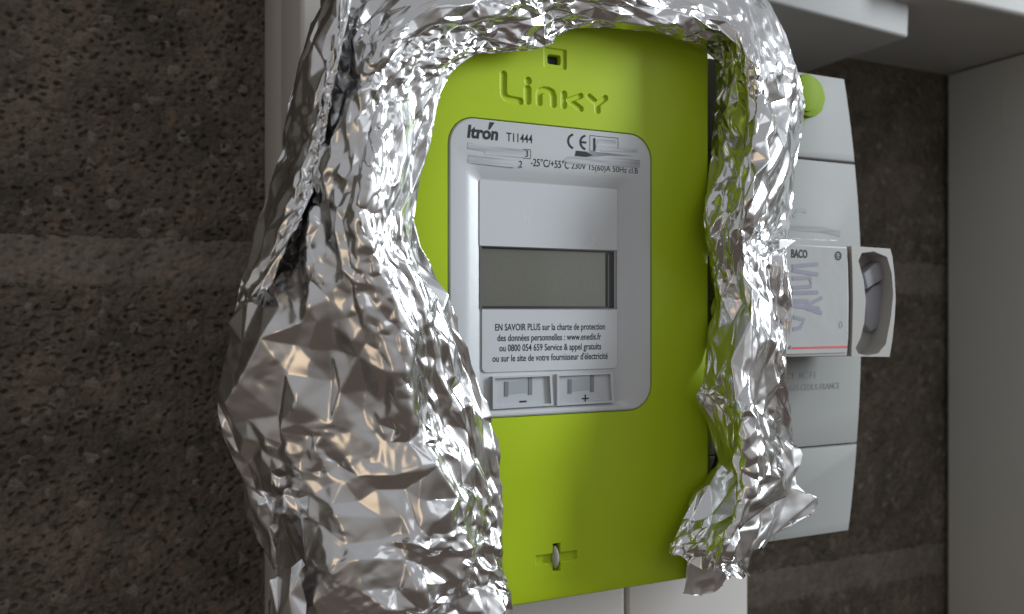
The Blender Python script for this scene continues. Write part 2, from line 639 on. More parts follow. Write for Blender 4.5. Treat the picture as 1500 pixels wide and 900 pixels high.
def ring_pts(cx, cz, rx, rz, n=20):
    return [(cx + rx * math.cos(2 * math.pi * k / n), cz + rz * math.sin(2 * math.pi * k / n)) for k in range(n)]


def flat(loops, d, name, m, parent):
    bm_ = bmesh.new()
    fill(bm_, loops, d)
    return obj(name, bm_, m, parent)


flat([ring_pts(257.2, 21.6, 1.75, 1.75), ring_pts(257.2, 21.6, 1.15, 1.15)], DH + 0.0001, "round_mark", M_INK, hd)
text("round_mark_letter", "G", 256.4, 258.0, 20.9, 1.4, DH + 0.00008, M_INK, hd)
flat([ring_pts(258.6, -5.0, 0.95, 1.5), ring_pts(258.6, -5.0, 0.6, 1.1)], DH + 0.0001, "oval_mark", M_SMEARD, hd)
flat([ring_pts(231.2, -6.4, 1.9, 2.1)], DH + 0.0001, "blue_mark", M_BLUE, hd)
bm = bmesh.new()
for pts in ([(234, 17), (247, 18.2)], [(234, 15.6), (247, 14.2)], [(234, 12.5), (243, 13)], [(243, 13), (243.4, 9.6), (234, 9)],
            [(234, 7), (247, 7.4)], [(234, 4), (242, 4)], [(233.6, 2.4), (247.8, 1.2)], [(240, 2), (249, 5.4)], [(241, 1.4), (249, -0.6)],
            [(234.6, -2), (240, -3), (238, -6), (234.4, -6.6)]):
    stroke(bm, pts, 1.5, DH + 0.0001)
obj("faded_writing", bm, M_LILAC, hd)

# hollow hand grip at the right of the housing
def gp(x, y, d=DH):                           # spot on the grip seen in the enlarged photo detail
    p = P(1084 + x / 3.239, 308 + y / 3.237, d)
    return (p.x / MM, (p.z - ZC) / MM)


hole = [gp(*q) for q in ((548, 655), (572, 605), (590, 530), (597, 430), (587, 335), (562, 240), (578, 203), (635, 196), (698, 222),
                         (720, 300), (727, 400), (716, 510), (692, 635), (655, 680), (600, 692), (562, 680))]
grip = obj("toggle_grip", prism([[(264.0, -17.4), (284.6, -18.0), (286.0, -12), (287.4, -3), (288.0, 5), (287.4, 14), (286.2, 22), (285.0, 25.2), (264.0, 25.6), (264.6, 15), (264.8, 4), (264.5, -8)], hole],
                                DH, DH + 0.015), M_HANDLE, brk, 35)
obj("grip_floor", box_bm(265.5, 287.0, DH + 0.0085, DH + 0.011, -17.2, 24.8), M_HANDLE, grip)


def soft_plate(pts, d0, d1, bev):
    return soft_prism([(x, z) for x, z in pts], d0, d1, bev)


obj("toggle_lever", soft_plate([gp(*q, DH + .004) for q in ((588, 300), (640, 252), (692, 236), (716, 262), (712, 300), (668, 336), (606, 374))], DH + .004, DH + .0086, 0.6), M_HOLLOW, grip, 35)
obj("toggle_lever", soft_plate([gp(*q, DH + .0055) for q in ((598, 400), (632, 362), (670, 345), (688, 420), (680, 500), (652, 562), (624, 578), (600, 548))], DH + .0055, DH + .0086, 0.8), M_HOLLOW, grip, 35)
flat([[gp(*q, DH + .0083) for q in ((688, 398), (704, 415), (708, 436), (700, 458), (684, 474))]], DH + .0083, "lever_gap_shade", M_BLACK, grip)  # flat black patch, painted as the shade in a hole

# green lead-style seal hanging on the breaker
seal = thing("security_seal", "round green plastic seal with a thin strap on the upper breaker cover", "seal", W(262, DK, 80))
k_ = DK / 0.275
cx, cz = 263.2, 88.6
n = 28
disc = [(cx + (9.2 + 0.28 * math.cos(9 * 2 * math.pi * k / n)) * math.cos(2 * math.pi * k / n) * 0.92, cz + 8.6 * math.sin(2 * math.pi * k / n)) for k in range(n)]
obj("seal_disc", soft_prism(disc, DK - 0.0040, DK - 0.0002, 0.6), M_SEAL, seal, 35)
obj("seal_cap", soft_prism([(cx - 3.4 + 6.2 * math.cos(2 * math.pi * k / n), cz + 0.6 + 7.7 * math.sin(2 * math.pi * k / n)) for k in range(n)], DK - 0.0062, DK - 0.0039, 0.5), M_SEAL, seal, 35)
bm = bmesh.new()
path = [W(262.0, DK - 0.0016, 80.6), W(260.6, DK - 0.0022, 77.0), W(257.6, DK - 0.0026, 73.2), W(252, DK - 0.0024, 70.0)]
prev = None
for i, p in enumerate(path):
    ring = [bm.verts.new(p + Vector((math.cos(a) * 0.0009, math.sin(a) * 0.0006, math.sin(a + 0.6) * 0.0007))) for a in [2 * math.pi * k / 8 for k in range(8)]]
    if prev:
        for k in range(8):
            bm.faces.new((prev[k], prev[(k + 1) % 8], ring[(k + 1) % 8], ring[k]))
    prev = ring
obj("seal_strap", bm, M_SEAL, seal, True)

# ------------------------------------------------------------------ electricity meter
DM = 0.261
meter = thing("electricity_meter", "lime green and pale grey electricity meter wrapped round its edges in foil", "electricity meter", W(139.3, DB, -98))
MX0, MX1, MZ0, MZ1 = 74.2, 204.4, -98.2, 101.5
LOGO = (115.5, 163.5, 66.2, 92.6)            # engraved name and seal slot
CROSS = (130.5, 150.5, -90.5, -76.8)          # cross-shaped latch recess


def rect(b):
    return [(b[0], b[2]), (b[1], b[2]), (b[1], b[3]), (b[0], b[3])]


HOLE = rr(100.3, 178.6, -35.2, 63.3, 9.2, 10)
bm = bmesh.new()
outl = lambda k: rr(MX0 + k, MX1 - k, MZ0 + k, MZ1 - k, 5.0 - k * 0.9, 6)
loft(bm, [(outl(0), DB - 0.022), (outl(0), DM + 0.0022), (outl(0.25), DM + 0.0011), (outl(0.85), DM + 0.0003), (outl(2.0), DM)])
fill(bm, [outl(2.0), HOLE, rect(LOGO), rect(CROSS)], DM)
loft(bm, [(HOLE, DM), (rr(100.5, 178.4, -35.0, 63.1, 9.0, 10), DM + 0.0004), (rr(100.5, 178.4, -35.0, 63.1, 9.0, 10), DM + 0.004)])
bmesh.ops.remove_doubles(bm, verts=bm.verts[:], dist=2e-6)
cover = obj("front_cover", bm, M_GREEN, meter, 32)
obj("back_housing", box_bm(MX0 + 1, MX1 - 1, DB - 0.0215, DB - 0.0003, MZ0 + 1, MZ1 - 1, 1.0), M_BOARD, meter, 40)


def zp(x, y):                                 # spot on the meter face seen in the enlarged photo detail
    p = P(710 + x / 7.5, 60 + y / 7.5, DM)
    return (p.x / MM, (p.z - ZC) / MM)


LET = [
    ([(207, 368), (206, 560), (218, 605), (245, 632), (285, 645), (390, 664)], 1.05),
    ([(476, 440)], 1.15),
    ([(472, 530), (472, 662)], 1.15),
    ([(600, 680), (598, 585), (612, 552), (650, 540), (700, 545), (742, 568), (756, 610), (756, 702)], 1.0),
    ([(872, 585), (870, 712)], 1.0),
    ([(925, 652), (1055, 606)], 0.85),
    ([(925, 652), (980, 690), (1058, 748)], 0.85),
    ([(1150, 612), (1235, 690)], 0.85),
    ([(1325, 630), (1238, 695), (1242, 768)], 0.95),
]
x0, x1, z0, z1 = LOGO
st = 0.13
nx, nz_ = int((x1 - x0) / st) + 1, int((z1 - z0) / st) + 1
gx, gz = np.meshgrid(np.linspace(x0, x1, nx), np.linspace(z0, z1, nz_))
h = np.zeros_like(gx)
for pts, r in LET:
    dd = seg_dist(gx, gz, [zp(*q) for q in pts])
    h = np.maximum(h, 0.75 * smooth(r + 0.28, r - 0.28, dd))


def rdist(gx, gz, x0, x1, z0, z1, r):
    qx = np.abs(gx - (x0 + x1) / 2) - (x1 - x0) / 2 + r
    qz = np.abs(gz - (z0 + z1) / 2) - (z1 - z0) / 2 + r
    return np.hypot(np.maximum(qx, 0), np.maximum(qz, 0)) + np.minimum(np.maximum(qx, qz), 0) - r


sa = zp(655, 75)
sb = zp(895, 320)
sx0, sx1, szt, szb = sa[0], sb[0], sa[1] + 0.2, sb[1] + 0.1
h = np.maximum(h, 0.6 * smooth(0.22, -0.22, rdist(gx, gz, sx0, sx1, szb, szt, 0.5)))
ha, hb = zp(700, 135), zp(838, 262)
h = h + 3.0 * smooth(0.13, -0.13, rdist(gx, gz, ha[0], hb[0], hb[1], ha[1] - 0.2, 0.7))
# the relief fades to nothing at the rim of the sheet so it meets the cover
e = np.minimum(np.minimum(gx - x0, x1 - gx), np.minimum(gz - z0, z1 - gz))
h *= smooth(0, 0.4, e)
co = np.stack([gx * MM, DM - DW + h * MM, ZC + gz * MM], -1)
logo = grid_mesh("engraved_logo", co, nx, nz_, M_GREEN, cover)
slot = obj("seal_slot_shade", box_bm(ha[0] + 0.1, hb[0] - 0.1, DM + 0.0026, DM + 0.0034, hb[1] + 0.1, ha[1] - 0.3), M_BLACK, meter)  # black plate paints the shade deep in the slot

x0, x1, z0, z1 = CROSS
nx, nz_ = int((x1 - x0) / st) + 1, int((z1 - z0) / st) + 1
gx, gz = np.meshgrid(np.linspace(x0, x1, nx), np.linspace(z0, z1, nz_))


def zc(x, y):
    p = P(770 + x / 12.86, 780 + y / 12.86, DM)
    return (p.x / MM, (p.z - ZC) / MM)


vx0, vx1 = zc(515, 0)[0], zc(650, 0)[0]
vz0, vz1 = zc(580, 735)[1], zc(580, 215)[1]
hx0, hx1 = zc(195, 0)[0], zc(965, 0)[0]
hz0, hz1 = zc(580, 560)[1], zc(580, 395)[1]
h = 3.4 * smooth(0.14, -0.14, rdist(gx, gz, vx0, vx1, vz0, vz1, 0.2))
h = np.maximum(h, 1.2 * smooth(0.14, -0.14, rdist(gx, gz, hx0, hx1, hz0, hz1, 0.2)))
e = np.minimum(np.minimum(gx - x0, x1 - gx), np.minimum(gz - z0, z1 - gz))
h *= smooth(0, 0.4, e)
co = np.stack([gx * MM, DM - DW + h * MM, ZC + gz * MM], -1)
grid_mesh("cross_recess", co, nx, nz_, M_GREEN, cover)
obj("slot_shadow", box_bm(vx0 + 0.12, vx1 - 0.12, DM + 0.0031, DM + 0.0036, vz0 + 0.12, vz1 - 0.12), M_BLACK, meter)
bmt = bmesh.new()
bmesh.ops.create_uvsphere(bmt, u_segments=20, v_segments=12, radius=1)
for v in bmt.verts:
    x, y, z = v.co
    v.co = W((vx0 + vx1) / 2 - 0.25 + x * (vx1 - vx0) * 0.40, DM + 0.0012 + y * 0.0028, (vz0 + vz1) / 2 + z * (vz1 - vz0) * 0.41)
obj("latch_tab", bmt, M_TAB, meter, True)

# pale grey display surround -------------------------------------------------
DF = DM - 0.0002
FL = DM + 0.0018                               # floor of the recess
fo = rr(100.75, 178.15, -34.75, 62.85, 8.8, 10)
fo2 = rr(101.25, 177.65, -34.25, 62.35, 8.3, 10)
ro = rr(106.0, 171.4, -33.6, 49.2, 4.0, 10)
rm = rr(108.2, 168.4, -33.0, 46.6, 3.0, 10)
ri = rr(111.7, 165.0, -32.4, 43.6, 1.4, 10)
ri2 = rr(112.4, 164.4, -32.2, 43.0, 0.9, 10)
LCDX0, LCDX1, LCDZ0, LCDZ1 = 112.3, 164.3, 1.0, 21.6
lh = [(112.35, 0.9), (164.35, 0.9), (164.35, 21.65), (112.35, 21.65)]
lh = [(113.0, 1.2), (163.9, 1.2), (163.9, 21.4), (113.0, 21.4)]
bm = bmesh.new()
loft(bm, [(fo, DM + 0.004), (fo, DF + 0.0004), (fo2, DF)])
fill(bm, [fo2, ro], DF)
loft(bm, [(ro, DF), (rm, DF + 0.0005), (ri, FL - 0.0002), (ri2, FL)])
fill(bm, [ri2, lh], FL)
bmesh.ops.remove_doubles(bm, verts=bm.verts[:], dist=2e-6)
frame = obj("display_surround", bm, M_WHITE, meter, 25)

WT = FL - 0.0005                               # face of the printed window sheet
up = [(112.0, 21.7), (164.8, 21.7)] + [q for q in rr(112.0, 164.8, 10, 43.3, 0.9, 4) if q[1] > 30]
lo_ = [q for q in rr(112.9, 164.8, -19.9, 12, 1.6, 5) if q[1] < 0] + [(164.8, 0.8), (112.9, 0.8)]
obj("window_print_panel", prism([up], WT, FL + 0.0001), M_PANELW, frame)
obj("window_print_panel", prism([lo_], WT, FL + 0.0001), M_PANELW, frame)

# display: dark well, olive glass, pale inner edges
lcd_d = FL + 0.0016
bm = bmesh.new()
well = [(112.2, 0.85), (164.6, 0.85), (164.6, 21.65), (112.2, 21.65)]
loft(bm, [(well, WT + 0.0001), ([(112.3, 1.0), (164.3, 1.0), (164.3, 21.5), (112.3, 21.5)], lcd_d + 0.0006)])
fill(bm, [[(112.3, 1.0), (164.3, 1.0), (164.3, 21.5), (112.3, 21.5)]], lcd_d + 0.0006)
bm.normal_update()
disp = obj("display_well", bm, M_LCDRIM, frame)
obj("lcd_screen", box_bm(112.6, 161.2, lcd_d, lcd_d + 0.0005, 1.9, 20.9), M_LCD, disp)
obj("screen_edge", box_bm(162.1, 162.45, lcd_d - 0.0005, lcd_d + 0.0005, 1.6, 20.4), M_LCDLINE, disp)
obj("screen_edge", box_bm(112.6, 162.1, lcd_d - 0.0003, lcd_d + 0.0005, 1.45, 1.7), M_LCDLINE, disp)
mg = bpy.data.materials.new("clear_window")
mg.use_nodes = True
n_, l_ = mg.node_tree.nodes, mg.node_tree.links
n_.remove(n_["Principled BSDF"])
tr, gl, fr, mx = n_.new("ShaderNodeBsdfTransparent"), n_.new("ShaderNodeBsdfGlossy"), n_.new("ShaderNodeFresnel"), n_.new("ShaderNodeMixShader")
gl.inputs["Roughness"].default_value = 0.06
fr.inputs["IOR"].default_value = 1.45
l_.new(fr.outputs[0], mx.inputs[0])
l_.new(tr.outputs[0], mx.inputs[1])
l_.new(gl.outputs[0], mx.inputs[2])
l_.new(mx.outputs[0], n_["Material Output"].inputs[0])
flat([[(112.25, 0.85), (164.55, 0.85), (164.55, 21.65), (112.25, 21.65)]], WT + 0.0002, "window_pane", mg, disp)

# print on the surround
TD = DF - 0.00008
text("maker_lettering", "Itron", 107.0, 118.0, 56.5, 4.0, TD, M_INK, frame, bold=0.036, shear=0.12)
bm = bmesh.new()
vs = [bm.verts.new(W(x, TD, z)) for x, z in ((114.4, 59.6), (115.0, 59.6), (116.7, 62.1), (114.9, 62.1))]
bm.faces.new(vs)
obj("maker_flame_mark", bm, M_INK, frame)
text("type_number", "T11444", 121.0, 130.6, 56.4, 2.9, TD, M_INK, frame, bold=0.004)
bm = bmesh.new()


def arc(cx, cz, r, a0, a1, n=12):
    return [(cx + r * math.cos(R(a0 + (a1 - a0) * k / n)), cz + r * math.sin(R(a0 + (a1 - a0) * k / n))) for k in range(n + 1)]


stroke(bm, arc(146.6, 58.4, 2.35, 100, 260), 0.75, TD)
stroke(bm, arc(151.4, 58.4, 2.35, 100, 260), 0.75, TD)
stroke(bm, [(149.2, 58.4), (151.4, 58.4)], 0.7, TD)
obj("ce_mark", bm, M_INK, frame)
bm = bmesh.new()
stroke(bm, [(152.8, 55.7), (152.8, 61.0)], 0.16, TD)
stroke(bm, [(152.8, 61.0), (164.2, 61.0)], 0.16, TD)
stroke(bm, [(164.2, 61.0), (164.2, 57.4)], 0.16, TD)
stroke(bm, [(152.8, 55.7), (155, 55.7)], 0.16, TD)
obj("mark_outline", bm, M_INK, frame)
bm = bmesh.new()
stroke(bm, [(154.6, 55.9), (154.6, 60.2)], 0.8, TD)
obj("mark_letter", bm, M_INK, frame)
flat([[(155.0, 56.4), (163.4, 57.2), (163.2, 60.3), (156.0, 59.9)]], TD, "blurred_print", M_SMEAR, frame)  # grey bars here and below are added in place of blurred-out lettering
flat([[(157.0, 55.8), (172.0, 56.6), (172.2, 58.2), (166.0, 57.9), (158.0, 56.9)]], TD + 0.00002, "blurred_print", M_SMEAR, frame)
flat([[(147.0, 53.6), (152, 53.4), (160.0, 54.6), (171, 55.2), (160, 55.5), (147.4, 55.3)]], TD - 0.00002, "blurred_print", M_SMEARD, frame)
flat([[(146.9, 53.5), (151.4, 53.4), (154, 54.2), (151.0, 55.2), (147.3, 55.3)]], TD - 0.00004, "black_smudge", M_INK, frame)
flat([[(142.5, 51.6), (144, 50.6), (173.2, 51.2), (173.4, 54.0), (160, 53.9), (144.0, 53.0)]], TD - 0.00003, "blurred_print", M_SMEAR, frame)
text("rating_print", "-25°C/+55°C", 130.0, 144.6, 48.9, 2.5, TD, M_INK, frame, bold=0.006)
text("rating_print", "230V 15(60)A 50Hz cl.B", 145.5, 172.5, 49.1, 2.0, TD + 0.00001, M_INK, frame)
flat([[(107.0, 52.7), (113, 52.3), (113.2, 51.4), (128.2, 51.2), (128.4, 54.0), (112.0, 54.3), (107.2, 54.8)]], TD, "blurred_print", M_SMEAR, frame)
text("serial_print", "3", 127.9, 129.0, 51.7, 2.3, TD - 0.00004, M_INK, frame)
bm = bmesh.new()
stroke(bm, [(127.0, 54.2), (129.9, 54.2)], 0.16, TD - 0.00002)
stroke(bm, [(129.9, 54.3), (129.9, 51.2)], 0.16, TD - 0.00002)
stroke(bm, [(129.9, 51.2), (127.0, 51.2)], 0.16, TD - 0.00002)
obj("serial_outline", bm, M_INK, frame)
flat([[(107.0, 48.9), (107.4, 48.2), (124.0, 47.8), (124.8, 49.2), (124, 50.2), (107.6, 50.9)]], TD, "blurred_print", M_SMEAR, frame)
text("serial_print", "2", 125.6, 126.8, 48.0, 2.3, TD - 0.00002, M_INK, frame)

TP = WT - 0.00006
for body, xa, xb, zb in (("EN SAVOIR PLUS sur la charte de protection", 117.6, 159.8, -6.2),
                         ("des données personnelles : www.enedis.fr", 118.4, 158.2, -9.7),
                         ("ou 0800 054 659 Service & appel gratuits", 119.1, 158.2, -13.1),
                         ("ou sur le site de votre fournisseur d'électricité", 116.6, 160.9, -16.5)):
    text("notice_line", body, xa, xb, zb, 2.25, TP, M_INK, frame, bold=0.012)

# the two push buttons
for k, (bx0, bx1, bz0, bz1) in enumerate(((116.3, 138.9, -32.0, -21.3), (140.3, 163.0, -32.0, -21.3))):
    bw = 1.0
    out = [(bx0, bz0), (bx1, bz0 + 0.2), (bx1 - 0.7, bz1), (bx0, bz1)]
    inn = [(bx0 + 0.7, bz0 + 0.8), (bx1 - 0.9, bz0 + 0.9), (bx1 - 1.5, bz1 - 0.5), (bx0 + 0.7, bz1 - 0.6)]
    b_ = obj("button", prism([out, inn], FL - 0.0015, FL + 0.0001), M_WHITE, meter)
    obj("button_face", box_bm(bx0 + 0.3, bx1 - 0.6, FL - 0.0004, FL + 0.00005, bz0 + 0.4, bz1 - 0.3), M_BTN, b_)
    w = bx1 - bx0
    flat([[(bx0 + w * .27, bz0 + 4.4), (bx0 + w * .62, bz0 + 4.8), (bx0 + w * .62, bz0 + 9.2), (bx0 + w * .26, bz0 + 8.6)]], FL - 0.00046, "button_patch", M_BTNP, b_)
    obj("button_bar", box_bm(bx0 + w * .21, bx0 + w * .27, FL - 0.0006, FL - 0.0004, bz0 + 3.9, bz0 + 8.8), M_BTNB, b_)
    obj("button_bar", box_bm(bx0 + w * .60, bx0 + w * .66, FL - 0.0006, FL - 0.0004, bz0 + 4.1, bz0 + 9.9), M_BTNB, b_)
    bm = bmesh.new()
    sxm, szm = bx0 + w * .51, bz0 + 1.9
    stroke(bm, [(sxm - 1.35, szm), (sxm + 1.35, szm)], 0.62 if k == 0 else 0.5, FL - 0.00046)
    if k == 1:
        stroke(bm, [(sxm, szm - 1.4), (sxm, szm + 1.4)], 0.5, FL - 0.00048)
    obj("plus_sign" if k else "minus_sign", bm, M_INK, b_)

# ------------------------------------------------------------------ foil
foil = thing("aluminium_foil", "crumpled shiny aluminium foil wrapped around the rim of the green meter", "foil", P(560, 880, 0.28))


def catmull(Pn, t):
    n = len(Pn)
    i = np.clip(np.floor(t).astype(int), 0, n - 2)
    f = (t - i)[:, None, None] if Pn.ndim == 3 else (t - i)[:, None]
    p0, p1, p2, p3 = Pn[np.clip(i - 1, 0, n - 1)], Pn[i], Pn[i + 1], Pn[np.clip(i + 2, 0, n - 1)]
    return 0.5 * (2 * p1 + (p2 - p0) * f + (2 * p0 - 5 * p1 + 4 * p2 - p3) * f ** 2 + (3 * p1 - p0 - 3 * p2 + p3) * f ** 3)


def net_surface(net, nu, nv):
    A = np.array([[list(P(*c)) for c in row] for row in net])      # rows (v) x cols (u) x 3
    B = catmull(A, np.linspace(0, len(net) - 1, nv))
    return catmull(np.swapaxes(B, 0, 1), np.linspace(0, len(net[0]) - 1, nu)).swapaxes(0, 1)


def scatter(Lu, Lv, spacing, rng, aspect=1.0):
    """random points with a spacing that varies over the sheet (dart throwing)"""
    pts = []
    cell = {}
    smin = float(spacing.min())
    n_try = int(Lu * Lv / (smin * smin) * 9)
    U = rng.uniform(0, 1, (n_try, 2))
    H, Wd = spacing.shape
    for a, b in U:
        s, t = a * Lu, b * Lv
        r = spacing[min(H - 1, int(b * H)), min(Wd - 1, int(a * Wd))]
        ci, cj = int(s / smin), int(t / smin)
        k = int(r / smin) + 1
        ok = True
        for i in range(ci - k, ci + k + 1):
            for j in range(cj - k, cj + k + 1):
                for (x, y) in cell.get((i, j), ()):
                    if ((x - s) / aspect) ** 2 + (y - t) ** 2 < r * r:
                        ok = False
                        break
                if not ok:
                    break
            if not ok:
                break
        if ok:
            pts.append((s, t))
            cell.setdefault((ci, cj), []).append((s, t))
    return pts


def locate(pts, qs, qt, aspect=1.0):
    """Delaunay facets over pts: vertex ids and weights for every query point"""
    pts = [(a / aspect, b) for a, b in pts]
    qs = qs / aspect
    r = delaunay_2d_cdt([Vector(p) for p in pts], [], [], 0, 1e-6)
    V = np.array([[v.x, v.y] for v in r[0]])
    T = np.array(r[2])
    src = np.array([o[0] for o in r[3]])
    bvh = BVHTree.FromPolygons([(a, b, 0.0) for a, b in V.tolist()], T.tolist())
    down = Vector((0, 0, -1))
    idx = np.zeros(qs.size, int)
    rc = bvh.ray_cast
    for k, (a, b) in enumerate(zip(qs.ravel().tolist(), qt.ravel().tolist())):
        h = rc(Vector((a, b, 1.0)), down)
        if h[2] is None:
            h = bvh.find_nearest(Vector((a, b, 0.0)))
        idx[k] = h[2]
    ta = T[idx]
    A, B, Cc = V[ta[:, 0]], V[ta[:, 1]], V[ta[:, 2]]
    v0, v1, v2 = B - A, Cc - A, np.stack([qs.ravel(), qt.ravel()], 1) - A
    den = v0[:, 0] * v1[:, 1] - v1[:, 0] * v0[:, 1]
    den[np.abs(den) < 1e-9] = 1e-9
    b1 = (v2[:, 0] * v1[:, 1] - v1[:, 0] * v2[:, 1]) / den
    b2 = (v0[:, 0] * v2[:, 1] - v2[:, 0] * v0[:, 1]) / den
    return src[ta], np.stack([1 - b1 - b2, b1, b2], 1)


def smooth_noise(s, t, scale, rng, octv=2):
    """cheap band-limited noise from a few random waves"""
    out = np.zeros_like(s)
    for k in range(14 * octv):
        a = rng.uniform(0, 2 * math.pi)
        w = 2 * math.pi / (scale * rng.uniform(0.6, 1.8))
        out += np.sin(w * (s * math.cos(a) + t * math.sin(a)) + rng.uniform(0, 6.28))
    return out / math.sqrt(7 * octv)


def foil_sheet(name, net, seed, m, res=0.40, big=(2.8, 10.0), fine=1.7, amp=0.29, famp=0.19, folds=8, lines=(), calm=(), coarse=None, clamp=True,
               edge_keep=0.55, bend=0.05, aspect=0.58, patch=45, lim_d=None):
    rng = np.random.default_rng(seed)
    rough_b = net_surface(net, 12, 60)
    Lv = np.linalg.norm(np.diff(rough_b, axis=0), axis=2).sum(0).mean() / MM
    Lu = np.linalg.norm(np.diff(rough_b, axis=1), axis=2).sum(1).mean() / MM
    nv, nu = int(Lv / res) + 2, int(Lu / res) + 2
    B = net_surface(net, nu, nv)
    S, T = np.meshgrid(np.linspace(0, Lu, nu), np.linspace(0, Lv, nv))
    du = np.gradient(B, axis=1)
    dv = np.gradient(B, axis=0)
    du /= np.linalg.norm(du, axis=2, keepdims=True) + 1e-12
    nrm = np.cross(du, dv)
    nrm /= np.linalg.norm(nrm, axis=2, keepdims=True) + 1e-12
    if nrm[..., 1].mean() > 0:
        nrm = -nrm
    tv = np.cross(nrm, du)
    E_ = np.clip(np.minimum(S, Lu - S) / 7.0, 0, 1)
    keep = edge_keep + (1 - edge_keep) * E_

    # broad planes of the folded sheet first
    if coarse:
        pc = scatter(Lu, Lv, np.full((2, 2), coarse[0]), rng, 0.5)
        pc += [(0, t) for t in np.arange(0, Lv, coarse[0])] + [(Lu, t + .01) for t in np.arange(0, Lv, coarse[0])] + [(0.01, Lv), (Lu, Lv)]
        vc, wc = locate(pc, np.clip(S, 0.01, Lu - 0.01), np.clip(T, 0.01, Lv - 0.01), 0.5)
        hc = rng.choice([-1, 1], len(pc)) * rng.uniform(0.35, 1, len(pc)) * coarse[1]
        B = B + nrm * ((hc[vc] * wc).sum(1).reshape(S.shape) * np.clip(np.minimum(S, Lu - S) / 9.0, 0.1, 1) * MM)[..., None]

    # facets: large and small ones, in patches
    dens = np.clip(0.45 + 0.8 * smooth_noise(S, T, patch, rng), 0, 1)
    spacing = big[0] + (big[1] - big[0]) * dens ** 1.3
    calm_v = np.ones_like(T)
    if calm:
        calm_v = np.interp(T / Lv * (len(net) - 1), [c_[0] for c_ in calm], [c_[1] for c_ in calm])
        calm_v = calm_v * (1 + 0.45 * np.clip(1 - S / (0.28 * Lu), 0, 1) * (T / Lv * (len(net) - 1) < 8))
    spacing = spacing * calm_v
    step = max(1, int(1.5 / res))
    pts = scatter(Lu, Lv, spacing[::step, ::step], rng, aspect)
    rim = [(0, t) for t in np.arange(0, Lv, 4.0)] + [(Lu, t) for t in np.arange(0, Lv, 4.0)] + \
          [(a, 0) for a in np.arange(0, Lu, 4.0)] + [(a, Lv) for a in np.arange(0, Lu, 4.0)] + [(Lu, Lv)]
    rim = [(a + 1e-3 * rng.random(), b + 1e-3 * rng.random()) for a, b in rim]
    pts = pts + rim
    pa = np.array(pts)
    ii = np.clip((pa[:, 1] / Lv * (nv - 1)).round().astype(int), 0, nv - 1)
    jj = np.clip((pa[:, 0] / Lu * (nu - 1)).round().astype(int), 0, nu - 1)
    sp = spacing[ii, jj] * keep[ii, jj]
    hn = rng.choice([-1, 1], len(pts)) * rng.uniform(0.3, 1.0, len(pts)) * amp * sp
    ht = rng.uniform(-1, 1, (len(pts), 2)) * 0.22 * sp[:, None]
    VP = B[ii, jj] + (nrm[ii, jj] * hn[:, None] + du[ii, jj] * ht[:, :1] + tv[ii, jj] * ht[:, 1:]) * MM
    ws = S + 0.18 * smooth_noise(S, T, 9, rng)
    wt = T + 0.18 * smooth_noise(S, T, 9, rng)
    ws, wt = np.clip(ws, 0.01, Lu - 0.01), np.clip(wt, 0.01, Lv - 0.01)
    vid, w = locate(pts, ws, wt, aspect)
    out = (VP[vid] * w[:, :, None]).sum(1).reshape(B.shape)

    # a second, finer crinkle in patches only
    msk = np.clip(0.15 + 0.75 * smooth_noise(S, T, 26, rng), 0.06, 1)
    pf = scatter(Lu, Lv, np.full((2, 2), fine), rng, aspect) + [(0, 0), (Lu, 0), (0, Lv), (Lu, Lv)]
    vf, wf = locate(pf, ws, wt, aspect)
    hf = rng.uniform(-1, 1, len(pf)) * famp * fine
    fineh = (hf[vf] * wf).sum(1).reshape(S.shape) * msk * keep / calm_v ** 1.5
    fineh += bend * smooth_noise(S, T, 8, rng) * keep
    for _ in range(folds):                               # long creases roughly along the sheet
        a, t0_, ln = rng.uniform(0.1, 0.9) * Lu, rng.uniform(0, Lv), rng.uniform(25, 70)
        pl, b_, sl = [], t0_, rng.uniform(-0.45, 0.45)
        for k in range(int(ln / 6)):
            pl.append((a, b_))
            b_ += 6
            a += 6 * sl + rng.uniform(-1.6, 1.6)
        dist = seg_dist(S, T, pl)
        fineh += rng.choice([-1, 1, 1]) * rng.uniform(0.6, 1.5) * np.clip(1 - dist / rng.uniform(2.5, 5.5), 0, 1) * keep
    for pl, hh, ww in lines:                             # creases seen in the photograph (row, column of the net)
        q = [(c_ / (len(net[0]) - 1) * Lu, r_ / (len(net) - 1) * Lv) for r_, c_ in pl]
        fineh += hh * np.clip(1 - seg_dist(S, T, q) / ww, 0, 1) * keep
    g1, g2 = np.gradient(out, axis=1), np.gradient(out, axis=0)
    fn = np.cross(g1, g2)
    fn /= np.linalg.norm(fn, axis=2, keepdims=True) + 1e-12
    fn *= np.sign((fn * nrm).sum(2, keepdims=True) + 1e-9)
    out = out + fn * fineh[..., None] * MM
    for _ in range(1):                                   # creases have a small radius
        q = out.copy()
        q[1:-1, 1:-1] = (out[1:-1, 1:-1] * 2 + out[:-2, 1:-1] + out[2:, 1:-1] + out[1:-1, :-2] + out[1:-1, 2:]) / 6
        out = q
    if clamp:                                           # stay in front of what it lies on
        x, z = out[..., 0] / MM, (out[..., 2] - ZC) / MM
        on = (x > MX0 - 0.5) & (x < MX1 + 0.3) & (z > MZ0 - 0.5) & (z < MZ1 + 0.5)
        lim = DM - 0.0010 - DW
        out[..., 1] = np.where(on & (out[..., 1] > lim), lim, out[..., 1])
        onb = (x > 213) & (x < 300) & (np.abs(z) < 100)
        limb = DK - 0.0015 - DW
        onh = (x > 226) & (x < 290) & (z > -19) & (z < 27)
        limb = np.where(onh, DH - 0.0012 - DW, limb)
        out[..., 1] = np.where(onb & (out[..., 1] > limb), limb, out[..., 1])
    return grid_mesh(name, out, nu, nv, m, foil)


